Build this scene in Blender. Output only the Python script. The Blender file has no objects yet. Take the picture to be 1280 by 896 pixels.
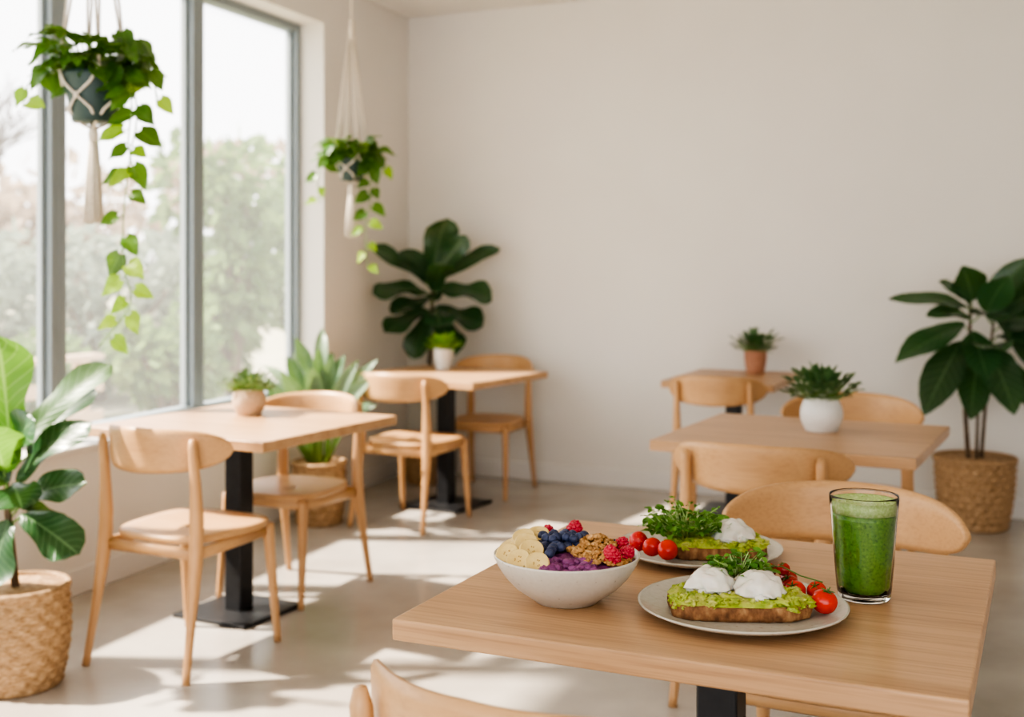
import bpy, bmesh, math, random
from mathutils import Vector, Matrix, noise
random.seed(7)
R_=random.random
def U(a,b): return a+(b-a)*R_()
V=Vector
col=bpy.context.scene.collection
# ---------------------------------------------------------------- helpers
class MB:
    def __init__(s): s.v=[];s.f=[];s.uv=[];s.m=[]
    def add(s,vs,fs,mat=0,uvs=None):
        o=len(s.v); s.v+= [tuple(x) for x in vs]
        s.uv+= uvs if uvs else [(0,0)]*len(vs)
        for q in fs: s.f.append(tuple(i+o for i in q)); s.m.append(mat)
    def build(s,name,mats,parent=None,smooth=True,loc=None,rz=0):
        me=bpy.data.meshes.new(name); me.from_pydata(s.v,[],s.f); 
        for m in mats: me.materials.append(m)
        me.polygons.foreach_set('material_index',s.m)
        me.polygons.foreach_set('use_smooth',[smooth]*len(s.f))
        ul=me.uv_layers.new(name='UVMap')
        li=[0]*len(me.loops); me.loops.foreach_get('vertex_index',li)
        d=[]
        for i in li: d+=list(s.uv[i])
        ul.data.foreach_set('uv',d); me.update()
        ob=bpy.data.objects.new(name,me); col.objects.link(ob)
        if parent: ob.parent=parent
        if loc: ob.location=loc
        ob.rotation_euler[2]=rz
        return ob
def empty(name,loc=(0,0,0),rz=0,parent=None):
    e=bpy.data.objects.new(name,None); e.empty_display_size=.1; e.location=loc; e.rotation_euler[2]=rz
    col.objects.link(e); e.parent=parent; return e
def box(mb,x0,x1,y0,y1,z0,z1,mat=0,fn=None):
    vs=[(x,y,z) for x in(x0,x1) for y in(y0,y1) for z in(z0,z1)]
    if fn: vs=[fn(*p) for p in vs]
    mb.add(vs,[(0,1,3,2),(4,6,7,5),(0,4,5,1),(2,3,7,6),(0,2,6,4),(1,5,7,3)],mat)
def tube(mb,pts,rad,n=8,mat=0,cap=True,flat=1.0,ref=None):
    pts=[V(p) for p in pts]; k=len(pts)
    if not hasattr(rad,'__len__'): rad=[rad]*k
    vs=[];side=None
    for i,p in enumerate(pts):
        d=(pts[min(i+1,k-1)]-pts[max(i-1,0)])
        if d.length<1e-9: d=V((0,0,1))
        d.normalize()
        if side is None:
            r=V(ref) if ref else (V((1,0,0)) if abs(d.x)<.8 else V((0,1,0)))
        else: r=side
        side=(r-d*r.dot(d)).normalized(); up=d.cross(side)
        for j in range(n):
            a=2*math.pi*j/n
            vs.append(p+side*math.cos(a)*rad[i]+up*math.sin(a)*rad[i]*flat)
    fs=[(i*n+j,i*n+(j+1)%n,(i+1)*n+(j+1)%n,(i+1)*n+j) for i in range(k-1) for j in range(n)]
    if cap:
        fs.append(tuple(range(n))[::-1]); fs.append(tuple((k-1)*n+j for j in range(n)))
    mb.add(vs,fs,mat)
def revolve(mb,prof,n=48,mat=0,c=(0,0,0),rf=None):
    vs=[];k=len(prof)
    for i,(r,z) in enumerate(prof):
        for j in range(n):
            a=2*math.pi*j/n
            rr=rf(r,z,a,i) if rf else r
            vs.append((c[0]+rr*math.cos(a),c[1]+rr*math.sin(a),c[2]+z))
    fs=[(i*n+j,i*n+(j+1)%n,(i+1)*n+(j+1)%n,(i+1)*n+j) for i in range(k-1) for j in range(n)]
    if prof[0][0]>1e-6: fs.append(tuple(range(n))[::-1])
    if prof[-1][0]>1e-6: fs.append(tuple((k-1)*n+j for j in range(n)))
    mb.add(vs,fs,mat)
_ico={}
def ico(sub):
    if sub not in _ico:
        bm=bmesh.new(); bmesh.ops.create_icosphere(bm,subdivisions=sub,radius=1)
        _ico[sub]=([v.co.copy() for v in bm.verts],[tuple(v.index for v in f.verts) for f in bm.faces]); bm.free()
    return _ico[sub]
def blob(mb,c,s,amp=0,freq=3,sub=3,mat=0,rot=None,fn=None):
    vs,fs=ico(sub); out=[]; off=V((U(0,50),U(0,50),U(0,50)))
    s=V(s) if hasattr(s,'__len__') else V((s,s,s))
    for v in vs:
        k=1+amp*noise.noise(v*freq+off)
        p=V((v.x*s.x,v.y*s.y,v.z*s.z))*k
        if fn: p=fn(p,v)
        if rot: p=rot@p
        out.append(p+V(c))
    mb.add(out,fs,mat)
PROF={
'fiddle':[(0,.06),(.08,.42),(.25,.68),(.45,.78),(.65,.98),(.8,1),(.92,.7),(.98,.3),(1,.03)],
'oval':[(0,.06),(.1,.5),(.25,.85),(.45,1),(.65,.92),(.8,.66),(.92,.32),(1,.02)],
'heart':[(0,.45),(.06,.85),(.18,1),(.35,.97),(.55,.74),(.75,.42),(.9,.16),(1,.01)],
'strap':[(0,.12),(.1,.35),(.3,.8),(.5,1),(.7,.85),(.85,.5),(.95,.2),(1,.02)]}
def prof(k,t):
    P=PROF[k]
    for i in range(len(P)-1):
        if t<=P[i+1][0]:
            a=(t-P[i][0])/(P[i+1][0]-P[i][0]); a=a*a*(3-2*a)*.5+a*.5
            return P[i][1]*(1-a)+P[i+1][1]*a
    return P[-1][1]
def leaf(mb,P,D,L,W,kind='oval',droop=.5,mat=0,N=None,fold=.2,nt=9,wav=.06,na=2):
    P=V(P);D=V(D).normalized()
    if N is None: N=V((0,0,1))+V((U(-.2,.2),U(-.2,.2),0))
    N=V(N); side=D.cross(N)
    if side.length<.05: side=D.cross(V((U(-1,1),U(-1,1),.1)))
    side.normalize(); d=D.copy(); c=P.copy(); vs=[];uv=[]
    ph=U(0,6)
    for i in range(nt+1):
        t=i/nt; n=side.cross(d).normalized(); w=W/2*prof(kind,t)
        for j in range(-na,na+1):
            s=j/na
            z=fold*abs(s)*w+wav*W*math.sin(t*9+ph+(1.5 if s>0 else 0))*abs(s)**2
            off=-(.12*L*abs(s)**2 if (kind=='heart' and i==0) else 0)
            vs.append(c+side*s*w+n*z+d*off); uv.append((.5+.5*s,t))
        down=V((0,0,-1)); ax=d.cross(down)
        if ax.length>1e-3:
            d=(Matrix.Rotation(droop/nt,3,ax.normalized())@d); 
        c=c+d*(L/nt)
    m=2*na+1
    fs=[(i*m+j,i*m+j+1,(i+1)*m+j+1,(i+1)*m+j) for i in range(nt) for j in range(m-1)]
    mb.add(vs,fs,mat,uv)
# ---------------------------------------------------------------- materials
def mat(name,base=(.8,.8,.8),rough=.5,metal=0,spec=.5,**kw):
    m=bpy.data.materials.new(name); m.use_nodes=True; b=m.node_tree.nodes['Principled BSDF']
    b.inputs['Base Color'].default_value=(*base,1); b.inputs['Roughness'].default_value=rough
    b.inputs['Metallic'].default_value=metal; b.inputs['Specular IOR Level'].default_value=spec
    for k,v in kw.items(): b.inputs[k.replace('_',' ')].default_value=v
    return m
def nd(m,t,**kw):
    n=m.node_tree.nodes.new(t)
    for k,v in kw.items():
        if k.startswith('i_'):
            n.inputs[k[2:].replace('_',' ')].default_value=v
        else: setattr(n,k,v)
    return n
def lk(m,a,b): m.node_tree.links.new(a,b)
def ramp(m,cols):
    r=nd(m,'ShaderNodeValToRGB'); e=r.color_ramp.elements
    while len(e)<len(cols): e.new(.5)
    for i,(p,c) in enumerate(cols): e[i].position=p; e[i].color=(*c,1)
    return r
def noisy(name,cols,scale=5,rough=.6,bump=.1,detail=5,stretch=(1,1,1),dist=.001,spec=.5,rr=None,bscale=None,**kw):
    m=mat(name,rough=rough,spec=spec,**kw); b=m.node_tree.nodes['Principled BSDF']
    tc=nd(m,'ShaderNodeTexCoord'); mp=nd(m,'ShaderNodeMapping'); mp.inputs['Scale'].default_value=stretch
    lk(m,tc.outputs['Object'],mp.inputs['Vector'])
    n=nd(m,'ShaderNodeTexNoise',i_Scale=scale,i_Detail=detail); lk(m,mp.outputs[0],n.inputs['Vector'])
    r=ramp(m,cols); lk(m,n.outputs['Fac'],r.inputs[0]); lk(m,r.outputs[0],b.inputs['Base Color'])
    if bump:
        n2=nd(m,'ShaderNodeTexNoise',i_Scale=bscale or scale*3,i_Detail=4); lk(m,mp.outputs[0],n2.inputs['Vector'])
        bp=nd(m,'ShaderNodeBump',i_Strength=bump,i_Distance=dist); lk(m,n2.outputs['Fac'],bp.inputs['Height']); lk(m,bp.outputs[0],b.inputs['Normal'])
    if rr:
        mr=nd(m,'ShaderNodeMapRange'); mr.inputs['To Min'].default_value=rr[0]; mr.inputs['To Max'].default_value=rr[1]
        lk(m,n.outputs['Fac'],mr.inputs[0]); lk(m,mr.outputs[0],b.inputs['Roughness'])
    return m
def wood(name,c0,c1,c2,axis=0,rough=.42,grain=.6,sc=14):
    m=mat(name,rough=rough,spec=.4); b=m.node_tree.nodes['Principled BSDF']
    tc=nd(m,'ShaderNodeTexCoord')
    s1=[sc]*3;s1[axis]=1.1; s2=[150,150,150]; s2[axis]=5
    m1=nd(m,'ShaderNodeMapping');m1.inputs['Scale'].default_value=s1; lk(m,tc.outputs['Object'],m1.inputs[0])
    m2=nd(m,'ShaderNodeMapping');m2.inputs['Scale'].default_value=s2; lk(m,tc.outputs['Object'],m2.inputs[0])
    n1=nd(m,'ShaderNodeTexNoise',i_Scale=1.0,i_Detail=4,i_Distortion=.4); lk(m,m1.outputs[0],n1.inputs['Vector'])
    n2=nd(m,'ShaderNodeTexNoise',i_Scale=1.0,i_Detail=3); lk(m,m2.outputs[0],n2.inputs['Vector'])
    r=ramp(m,[(.25,c0),(.5,c1),(.75,c2)]); lk(m,n1.outputs['Fac'],r.inputs[0])
    r2=ramp(m,[(.3,(.74,.70,.66)),(.55,(1,1,1))]); lk(m,n2.outputs['Fac'],r2.inputs[0])
    mx=nd(m,'ShaderNodeMix',data_type='RGBA',blend_type='MULTIPLY'); mx.inputs[0].default_value=grain
    lk(m,r.outputs[0],mx.inputs[6]); lk(m,r2.outputs[0],mx.inputs[7]); lk(m,mx.outputs[2],b.inputs['Base Color'])
    bp=nd(m,'ShaderNodeBump',i_Strength=.2,i_Distance=.0005); lk(m,n2.outputs['Fac'],bp.inputs['Height']); lk(m,bp.outputs[0],b.inputs['Normal'])
    return m
def leafmat(name,ca,cb,vein=(.35,.5,.2),vs=.5,trans=.3,rough=.38,nv=9,spec=.5,tint=(.45,.75,.08)):
    m=mat(name,rough=rough,spec=spec); nt=m.node_tree; b=nt.nodes['Principled BSDF']; out=nt.nodes['Material Output']
    g=nd(m,'ShaderNodeNewGeometry'); r=ramp(m,[(0,ca),(1,cb)]); lk(m,g.outputs['Random Per Island'],r.inputs[0])
    uv=nd(m,'ShaderNodeUVMap'); sp=nd(m,'ShaderNodeSeparateXYZ'); lk(m,uv.outputs[0],sp.inputs[0])
    def mth(op,a,bv=None,c=None):
        n=nd(m,'ShaderNodeMath',operation=op)
        for i,x in enumerate((a,bv,c)):
            if x is None: continue
            if isinstance(x,(int,float)): n.inputs[i].default_value=x
            else: lk(m,x,n.inputs[i])
        return n.outputs[0]
    a=mth('ABSOLUTE',mth('SUBTRACT',sp.outputs[0],.5))
    mid=mth('LESS_THAN',a,.03)
    q=mth('FRACT',mth('MULTIPLY',mth('SUBTRACT',sp.outputs[1],mth('MULTIPLY',a,.45)),nv))
    sd=mth('SUBTRACT',1.0,mth('MULTIPLY',mth('ABSOLUTE',mth('SUBTRACT',q,.5)),9)); sd=mth('MAXIMUM',sd,0)
    vv=mth('MULTIPLY',mth('MINIMUM',mth('ADD',mid,mth('MULTIPLY',sd,.7)),1),vs)
    mx=nd(m,'ShaderNodeMix',data_type='RGBA'); lk(m,vv,mx.inputs[0]); lk(m,r.outputs[0],mx.inputs[6]); mx.inputs[7].default_value=(*vein,1)
    lk(m,mx.outputs[2],b.inputs['Base Color'])
    bp=nd(m,'ShaderNodeBump',i_Strength=.5,i_Distance=.003); bp.invert=True; lk(m,vv,bp.inputs['Height']); lk(m,bp.outputs[0],b.inputs['Normal'])
    tl=nd(m,'ShaderNodeBsdfTranslucent'); br=nd(m,'ShaderNodeMix',data_type='RGBA',blend_type='MIX'); br.inputs[0].default_value=.45
    lk(m,mx.outputs[2],br.inputs[6]); br.inputs[7].default_value=(*tint,1); lk(m,br.outputs[2],tl.inputs[0])
    ms=nd(m,'ShaderNodeMixShader'); ms.inputs[0].default_value=trans
    lk(m,b.outputs[0],ms.inputs[1]); lk(m,tl.outputs[0],ms.inputs[2]); lk(m,ms.outputs[0],out.inputs[0])
    return m
M_wall=noisy('plaster_wall',[(.3,(.755,.72,.67)),(.7,(.79,.755,.705))],scale=1.5,rough=.9,bump=.2,bscale=18,dist=.004,spec=.2)
M_ceil=noisy('ceiling_paint',[(.3,(.80,.78,.74)),(.7,(.82,.80,.76))],scale=2,rough=.95,bump=0,spec=.1)
M_trim=mat('trim_paint',(.78,.75,.71),.5)
M_floor=noisy('polished_concrete',[(.25,(.37,.335,.295)),(.5,(.45,.41,.365)),(.75,(.53,.49,.435))],scale=2.2,rough=.3,bump=.08,detail=9,dist=.002,rr=(.12,.32))
M_oak=wood('oak_top',(.45,.265,.14),(.54,.33,.18),(.61,.39,.23),axis=0,rough=.36,grain=.8)
M_chx=wood('chair_oak',(.50,.285,.135),(.56,.33,.16),(.62,.375,.19),axis=0,rough=.36,grain=.45,sc=8)
M_chz=wood('chair_leg_oak',(.48,.27,.125),(.54,.31,.15),(.59,.35,.175),axis=2,rough=.36,grain=.4,sc=8)
M_black=noisy('black_steel',[(.3,(.012,.013,.015)),(.7,(.02,.021,.024))],scale=30,rough=.42,bump=.05)
M_frame=mat('window_frame_metal',(.25,.295,.32),.35)
M_bask=noisy('woven_seagrass',[(.3,(.24,.135,.06)),(.5,(.40,.25,.13)),(.7,(.52,.35,.2))],scale=60,rough=.8,bump=.5,stretch=(1,1,3),dist=.002)
M_soil=noisy('soil',[(.3,(.02,.012,.008)),(.7,(.07,.045,.03))],scale=60,rough=1,bump=1,dist=.01)
M_trunk=noisy('bark',[(.3,(.09,.06,.04)),(.7,(.2,.14,.09))],scale=30,rough=.9,bump=.6,dist=.004)
M_stem=mat('green_stem',(.16,.28,.07),.5)
M_fig=leafmat('fig_leaf_backlit',(.07,.22,.03),(.13,.32,.05),(.45,.62,.22),.55,.42)  # backlight on the upper leaves is put into this brighter green
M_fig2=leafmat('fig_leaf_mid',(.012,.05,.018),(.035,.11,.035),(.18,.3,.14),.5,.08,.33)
M_figd=leafmat('fig_leaf_dark',(.014,.05,.02),(.034,.095,.034),(.14,.22,.1),.4,.1,.25)
M_figm=leafmat('rubber_leaf',(.016,.055,.022),(.04,.12,.042),(.14,.24,.1),.4,.12,.24)
M_poth=leafmat('pothos_leaf',(.02,.075,.014),(.08,.20,.03),(.2,.36,.08),.3,.28,.3,6)
M_pothl=leafmat('pothos_leaf_young',(.20,.40,.03),(.38,.56,.06),(.5,.68,.2),.3,.5,.4,6)
M_strap=leafmat('strap_leaf',(.08,.17,.08),(.27,.36,.25),(.4,.5,.36),.3,.18,.35,3)
M_succ=leafmat('succulent_leaf',(.06,.11,.05),(.17,.24,.13),(.3,.38,.22),.15,.1,.5,2)
M_succg=leafmat('succulent_green',(.14,.33,.03),(.30,.52,.07),(.4,.6,.15),.15,.25,.5,2)
M_jade=leafmat('jade_leaf',(.03,.09,.035),(.10,.20,.08),(.2,.32,.14),.15,.12,.35,2)
M_micro=leafmat('microgreen_leaf',(.04,.16,.015),(.15,.34,.045),(.3,.5,.15),.2,.3,.4,3)
M_rope=noisy('cotton_rope',[(.3,(.66,.58,.48)),(.7,(.78,.71,.62))],scale=120,rough=.95,bump=.8,dist=.002,spec=.1)
M_potd=mat('pot_dark_green',(.03,.06,.055),.45)
M_potb=noisy('pot_beige',[(.3,(.50,.36,.25)),(.7,(.58,.43,.31))],scale=60,rough=.75,bump=.3)
M_potw=noisy('pot_white',[(.3,(.72,.70,.66)),(.7,(.78,.76,.73))],scale=40,rough=.4,bump=.1)
M_pott=noisy('pot_terracotta',[(.3,(.42,.2,.12)),(.7,(.5,.26,.165))],scale=40,rough=.8,bump=.3)
M_cer=noisy('speckled_ceramic',[(.25,(.35,.3,.25)),(.30,(.58,.54,.47)),(.7,(.62,.58,.51))],scale=140,rough=.28,bump=.03,detail=2)
M_plate=noisy('glazed_plate',[(.25,(.32,.28,.24)),(.30,(.50,.47,.40)),(.7,(.55,.52,.45))],scale=120,rough=.2,bump=.03,detail=2)
# ---------------------------------------------------------------- room
C=V((-3.85,6.95)); th=math.radians(3.5); UU=V((math.sin(th),-math.cos(th))); NN=V((-math.cos(th),-math.sin(th)))
def W(u,n,z):
    p=C+UU*u+NN*n; return (p.x,p.y,z)
H=3.01; SILL=.59; TOP=2.76; U0=1.13; U1=7.10; T=.24
mb=MB()
box(mb,-.3,U0,0,T,0,H,0,W); box(mb,U0,U1,0,T,0,SILL,0,W); box(mb,U0,U1,0,T,TOP,H,0,W); box(mb,U1,10,0,T,0,H,0,W)
mb.build('wall_left',[M_wall],smooth=False)
mb=MB(); box(mb,-3.86,3.6,6.95,7.15,0,H); mb.build('wall_back',[M_wall],smooth=False)
mb=MB(); box(mb,3.6,3.8,-3,7.15,0,H); mb.build('unseen_wall_right',[M_wall],smooth=False)  # unseen wall, added to cut side fill for a more backlit room
mb=MB(); box(mb,-4.1,3.8,-3,7.15,-.1,0); mb.build('floor',[M_floor],smooth=False)
mb=MB(); box(mb,-4.1,3.8,-3,7.15,H,H+.15); mb.build('ceiling',[M_ceil],smooth=False)
def bev(o,w,s=2):
    b=o.modifiers.new('bevel','BEVEL'); b.width=w; b.segments=s; b.limit_method='ANGLE'; return o
mb=MB(); box(mb,.02,9.9,-.016,0,0,.11,0,W); bev(mb.build('baseboard_left',[M_trim],smooth=False),.004)
mb=MB(); box(mb,-3.83,3.6,6.934,6.95,0,.11); bev(mb.build('baseboard_back',[M_trim],smooth=False),.004)
mb=MB(); box(mb,U0,U1,-.02,.15,SILL,SILL+.025,0,W); bev(mb.build('trim_sill',[M_trim],smooth=False),.005)
M_glass=bpy.data.materials.new('window_glass'); M_glass.use_nodes=True; nt=M_glass.node_tree; nt.nodes.clear()
o=nt.nodes.new('ShaderNodeOutputMaterial'); tr=nt.nodes.new('ShaderNodeBsdfTransparent'); gl=nt.nodes.new('ShaderNodeBsdfGlossy'); gl.inputs['Roughness'].default_value=.02
tl=nt.nodes.new('ShaderNodeBsdfTranslucent'); tl.inputs[0].default_value=(1,1,1,1)  # white translucent layer puts haze and glow into the pane itself
m1=nt.nodes.new('ShaderNodeMixShader'); m2=nt.nodes.new('ShaderNodeMixShader'); m1.inputs[0].default_value=.075; m2.inputs[0].default_value=.04
nt.links.new(tr.outputs[0],m1.inputs[1]); nt.links.new(tl.outputs[0],m1.inputs[2]); nt.links.new(m1.outputs[0],m2.inputs[1]); nt.links.new(gl.outputs[0],m2.inputs[2]); nt.links.new(m2.outputs[0],o.inputs[0])
pw=.995; k=0; u=U0
while u<U1-.1:
    k+=1; a=u; b=min(u+pw,U1); mb=MB(); w=.045; n0,n1=.15,.23; z0,z1=SILL+.025,TOP
    box(mb,a,a+w,n0,n1,z0,z1,0,W); box(mb,b-w,b,n0,n1,z0,z1,0,W); box(mb,a+w,b-w,n0,n1,z0,z0+w,0,W); box(mb,a+w,b-w,n0,n1,z1-w,z1,0,W)
    w2=w+.022
    box(mb,a+w,a+w2,n0+.03,n1-.02,z0+w,z1-w,0,W); box(mb,b-w2,b-w,n0+.03,n1-.02,z0+w,z1-w,0,W)
    ob=bev(mb.build('window_%d'%k,[M_frame],smooth=False),.004)
    g=MB(); g.add([W(a+w,.19,z0+w),W(b-w,.19,z0+w),W(b-w,.19,z1-w),W(a+w,.19,z1-w)],[(0,1,2,3)]); g.build('glass',[M_glass],ob,False)
    u=b
# ---------------------------------------------------------------- tables
def table(cx,cy,sx,sy,rz=0,plate=.4,py=0):
    e=empty('dining_table',(cx,cy,0),rz)
    mb=MB(); box(mb,-sx/2,sx/2,-sy/2,sy/2,.712,.75); bev(mb.build('tabletop',[M_oak],e,False),.004,3)
    mb=MB(); box(mb,-.04,.04,-.04+py,.04+py,.014,.700); box(mb,-.16,.16,-.16+py,.16+py,.698,.712); bev(mb.build('pedestal',[M_black],e,False),.008,3)
    mb=MB(); box(mb,-plate/2,plate/2,-plate/2+py,plate/2+py,0,.016); bev(mb.build('base_plate',[M_black],e,False),.005,2)
    return e
d2=math.radians
table(-.562,2.252,.945,.885,d2(-.4))
table(-2.885,3.87,.89,.84,d2(-4),.36,-.03)
table(-.79,4.43,.90,.86,d2(-3))
table(-1.55,6.5,.60,.80,0,.36)
table(-3.09,6.02,.88,.80,d2(-7),.38)
# ---------------------------------------------------------------- chairs
def chair_meshes():
    P={}
    mb=MB(); nr,na=10,56; vs=[];fs=[]
    def edge(a):
        c,s=math.cos(a),math.sin(a); e=2/3.6
        x=math.copysign(abs(c)**e,c); y=math.copysign(abs(s)**e,s)
        hw=.232-.028*(1-y)/2*1.2
        return x*hw, y*.215+.015
    def ring(f,z):
        r=[]
        for j in range(na):
            x,y=edge(2*math.pi*j/na); r.append((x*f,.015+(y-.015)*f,z(x*f,y*f)))
        return r
    def dish(x,y): return .455-.012*max(0,1-(x/.2)**2-(y/.2)**2)
    rings=[]
    for i in range(1,nr): rings.append(ring(i/nr,dish))
    rings.append(ring(.985,lambda x,y:.4545)); rings.append(ring(1,lambda x,y:.448)); rings.append(ring(1,lambda x,y:.438)); rings.append(ring(.975,lambda x,y:.430)); rings.append(ring(.5,lambda x,y:.428))
    for r in rings: vs+=r
    for i in range(len(rings)-1):
        for j in range(na): fs.append((i*na+j,i*na+(j+1)%na,(i+1)*na+(j+1)%na,(i+1)*na+j))
    c=len(vs); vs.append((0,.015,dish(0,0)))
    for j in range(na): fs.append((c,j,(j+1)%na)[::1])
    l=(len(rings)-1)*na; fs.append(tuple(l+j for j in range(na))[::-1])
    mb.add(vs,fs); P['seat']=(mb,M_chx)
    mb=MB(); ns,nz=40,8; vs=[];fs=[]
    def bp(s,q,off):
        x=.262*s; y=-.255+.165*abs(s)**2.2
        h=.078*max(0,(1-abs(s)**5))**.5*(1-.12*abs(s))
        z=.745+h*q+.004; 
        n=V((-math.copysign(1,s)*min(1,.165*2.2*abs(s)**1.2/.262) if s else 0,1,0)).normalized()
        p=V((x,y-.05*(z-.752)*1.6,z))+n*off*(1 if h>.004 else .3)
        return p
    for side,off in ((0,.0085),(1,-.0085)):
        for i in range(ns+1):
            s=-1+2*i/ns; s=math.sin(s*math.pi/2)*.999
            for j in range(nz+1):
                t=-1+2*j/nz
                o=off*(1-abs(t)**6*.6)
                vs.append(bp(s,t,o))
    n1=(ns+1)*(nz+1); m=nz+1
    for i in range(ns):
        for j in range(nz):
            a=i*m+j; fs.append((a,a+m,a+m+1,a+1)); b=a+n1; fs.append((b,b+1,b+m+1,b+m))
        a=i*m; fs.append((a,a+n1,a+m+n1,a+m)); a=i*m+nz; fs.append((a,a+m,a+m+n1,a+n1))
    for i in (0,ns):
        for j in range(nz):
            a=i*m+j; f=(a,a+1,a+1+n1,a+n1); fs.append(f if i==0 else f[::-1])
    mb.add(vs,fs); P['backrest']=(mb,M_chx)
    def sm(pts,n=14):
        out=[]; P_=[V(p) for p in pts]; P_=[P_[0]*2-P_[1]]+P_+[P_[-1]*2-P_[-2]]
        for i in range(1,len(P_)-2):
            for k in range(n//(len(P_)-3)+1):
                t=k/(n//(len(P_)-3)+1); p0,p1,p2,p3=P_[i-1:i+3]
                out.append(.5*((2*p1)+(p2-p0)*t+(2*p0-5*p1+4*p2-p3)*t*t+(3*p1-p0-3*p2+p3)*t**3))
        out.append(P_[-2]); return out
    for k,s in ((1,-1),(2,1)):
        mb=MB(); pts=sm([(s*.205,.225,0),(s*.198,.205,.22),(s*.19,.188,.435)]); n=len(pts)
        tube(mb,pts,[.0125+.0085*(i/(n-1)) for i in range(n)],12); P['leg_%d'%k]=(mb,M_chz)
    for k,s in ((3,-1),(4,1)):
        mb=MB(); pts=sm([(s*.215,-.265,0),(s*.205,-.225,.22),(s*.197,-.195,.43),(s*.196,-.196,.62),(s*.194,-.212,.79)],24); n=len(pts)
        rad=[]
        for p in pts:
            z=p.z; rad.append(.013+.011*math.exp(-((z-.43)/.2)**2)+(.002 if z>.5 else 0))
        rad[-1]*=.6
        tube(mb,pts,rad,12); P['leg_%d'%k]=(mb,M_chz)
    mb=MB()
    for s in(-1,1):
        tube(mb,[(s*.195,-.2,.405),(s*.19,.19,.412)],.021,8,flat=.45,ref=(0,0,1))
    tube(mb,[(-.19,.19,.412),(.19,.19,.412)],.02,8,flat=.45,ref=(0,0,1)); tube(mb,[(-.19,-.195,.405),(.19,-.195,.405)],.02,8,flat=.45,ref=(0,0,1))
    P['seat_rails']=(mb,M_chx)
    return P
CH=chair_meshes(); CM={}
def chair(x,y,rz,s=1,sz=1):
    e=empty('dining_chair',(x,y,0),rz); e.scale=(s,s,sz)
    for k,(mb,m) in CH.items():
        if k not in CM:
            ob=mb.build(k,[m],e); CM[k]=ob.data
        else:
            ob=bpy.data.objects.new(k,CM[k]); col.objects.link(ob); ob.parent=e
chair(-2.75,3.375,d2(-2),1.02)
chair(-2.875,4.19,d2(178),1.0,.98)
chair(-3.06,5.58,d2(-3),1.03,.98)
chair(-3.04,6.47,d2(183),.97,.98)
chair(-1.50,6.01,d2(2),.95,.99)
chair(-.80,3.84,d2(-2),1.08,1.0)
chair(-.715,4.93,d2(180),1.08,1.0)
chair(-.445,2.84,d2(178),1.1,.985)
chair(-.590,1.535,d2(-8),1.03,1.03)
# ---------------------------------------------------------------- baskets & pots
def basket(parent,r0,r1,h,rows=11,bulge=.02):
    mb=MB(); st=max(14,int(r1*110)); sub=6; pr=[]
    for i in range(rows*sub+1):
        t=i/(rows*sub); pr.append((r0+(r1-r0)*t+bulge*math.sin(math.pi*t),h*t))
    amp=r1*.06
    def rf(r,z,a,i):
        row=i//sub; ph=(i%sub)/sub
        return r+amp*abs(math.sin(math.pi*ph))**.7*(.55+.45*(1 if row%2 else -1)*math.sin(a*st))
    revolve(mb,pr,st*10,0,rf=rf)
    rim=[(r1*1.02+.012*math.cos(a),h+.012*math.sin(a)) for a in [k*math.pi/5-1.2 for k in range(9)]]
    revolve(mb,rim+[(r1*.92,h-.005),(r1*.88,h-.05)],120,0)
    mb.build('basket',[M_bask],parent)
    s=MB(); revolve(s,[(0.0001,h-.035),(r1*.5,h-.03),(r1*.91,h-.04)],40)
    s.build('soil',[M_soil],parent)
def spot(name,prof_,matp,loc,sr,sz,rf=None):
    e=empty(name,loc,U(0,6)); mb=MB(); revolve(mb,prof_,48,rf=rf); mb.build('pot',[matp],e)
    s=MB(); revolve(s,[(.0001,sz+.004),(sr*.5,sz+.003),(sr,sz)],24); s.build('soil',[M_soil],e); return e
RT=V((math.cos(d2(24)),math.sin(d2(24)),0)); FW=V((-math.sin(d2(24)),math.cos(d2(24)),0))
CAMR=d2(24)
def bigplant(name,loc,bask,stems,leaves,lms,kind='fiddle',seed=1,sm_=M_trunk,xs=1,wav=.09):
    random.seed(seed); e=empty(name,loc,CAMR); basket(e,*bask)
    t=MB()
    for pts,r in stems: 
        k=len(pts); tube(t,pts,[r*(1-.45*i/(k-1)) for i in range(k)],10)
    t.build('trunk',[sm_],e)
    lv=MB(); st=MB()
    def near(p):
        best=None
        for pts,r in stems:
            for a,b in zip(pts[:-1],pts[1:]):
                a=V(a);b=V(b); ab=b-a; q=max(0,min(1,(p-a).dot(ab)/ab.length_squared)); c=a+ab*q
                if best is None or (c-p).length<(best-p).length: best=c
        return best
    for lf in leaves:
        (x0,z0,x1,z1,dy,w)=lf[:6]; mi=lf[6] if len(lf)>6 else 0
        a=V((x0,dy*.15,z0)); b=V((x1*xs,dy,z1)); D=b-a; L=D.length
        tgt=near(a-V((0,0,.04)))
        tube(st,[tgt,(tgt+a)/2+V((0,0,-.005)),a+D*.03],[.005,.004,.0035],6)
        hor=V((D.x,D.y,0)).length/L
        N=V((U(-.25,.25),-.75,.75)) if hor<.75 else V((U(-.2,.2),-.7,1))
        dr=U(.25,.6)*(1 if D.z>-.3*L else .4)
        D2=D.normalized()+V((0,0,dr*.45))
        leaf(lv,a,D2,L*1.03,w,kind,dr,mi,N=N,fold=.16,nt=16,wav=wav,na=3)
    st.build('leaf_stalks',[M_stem],e); lv.build('leaves',lms,e)
    return e
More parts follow.
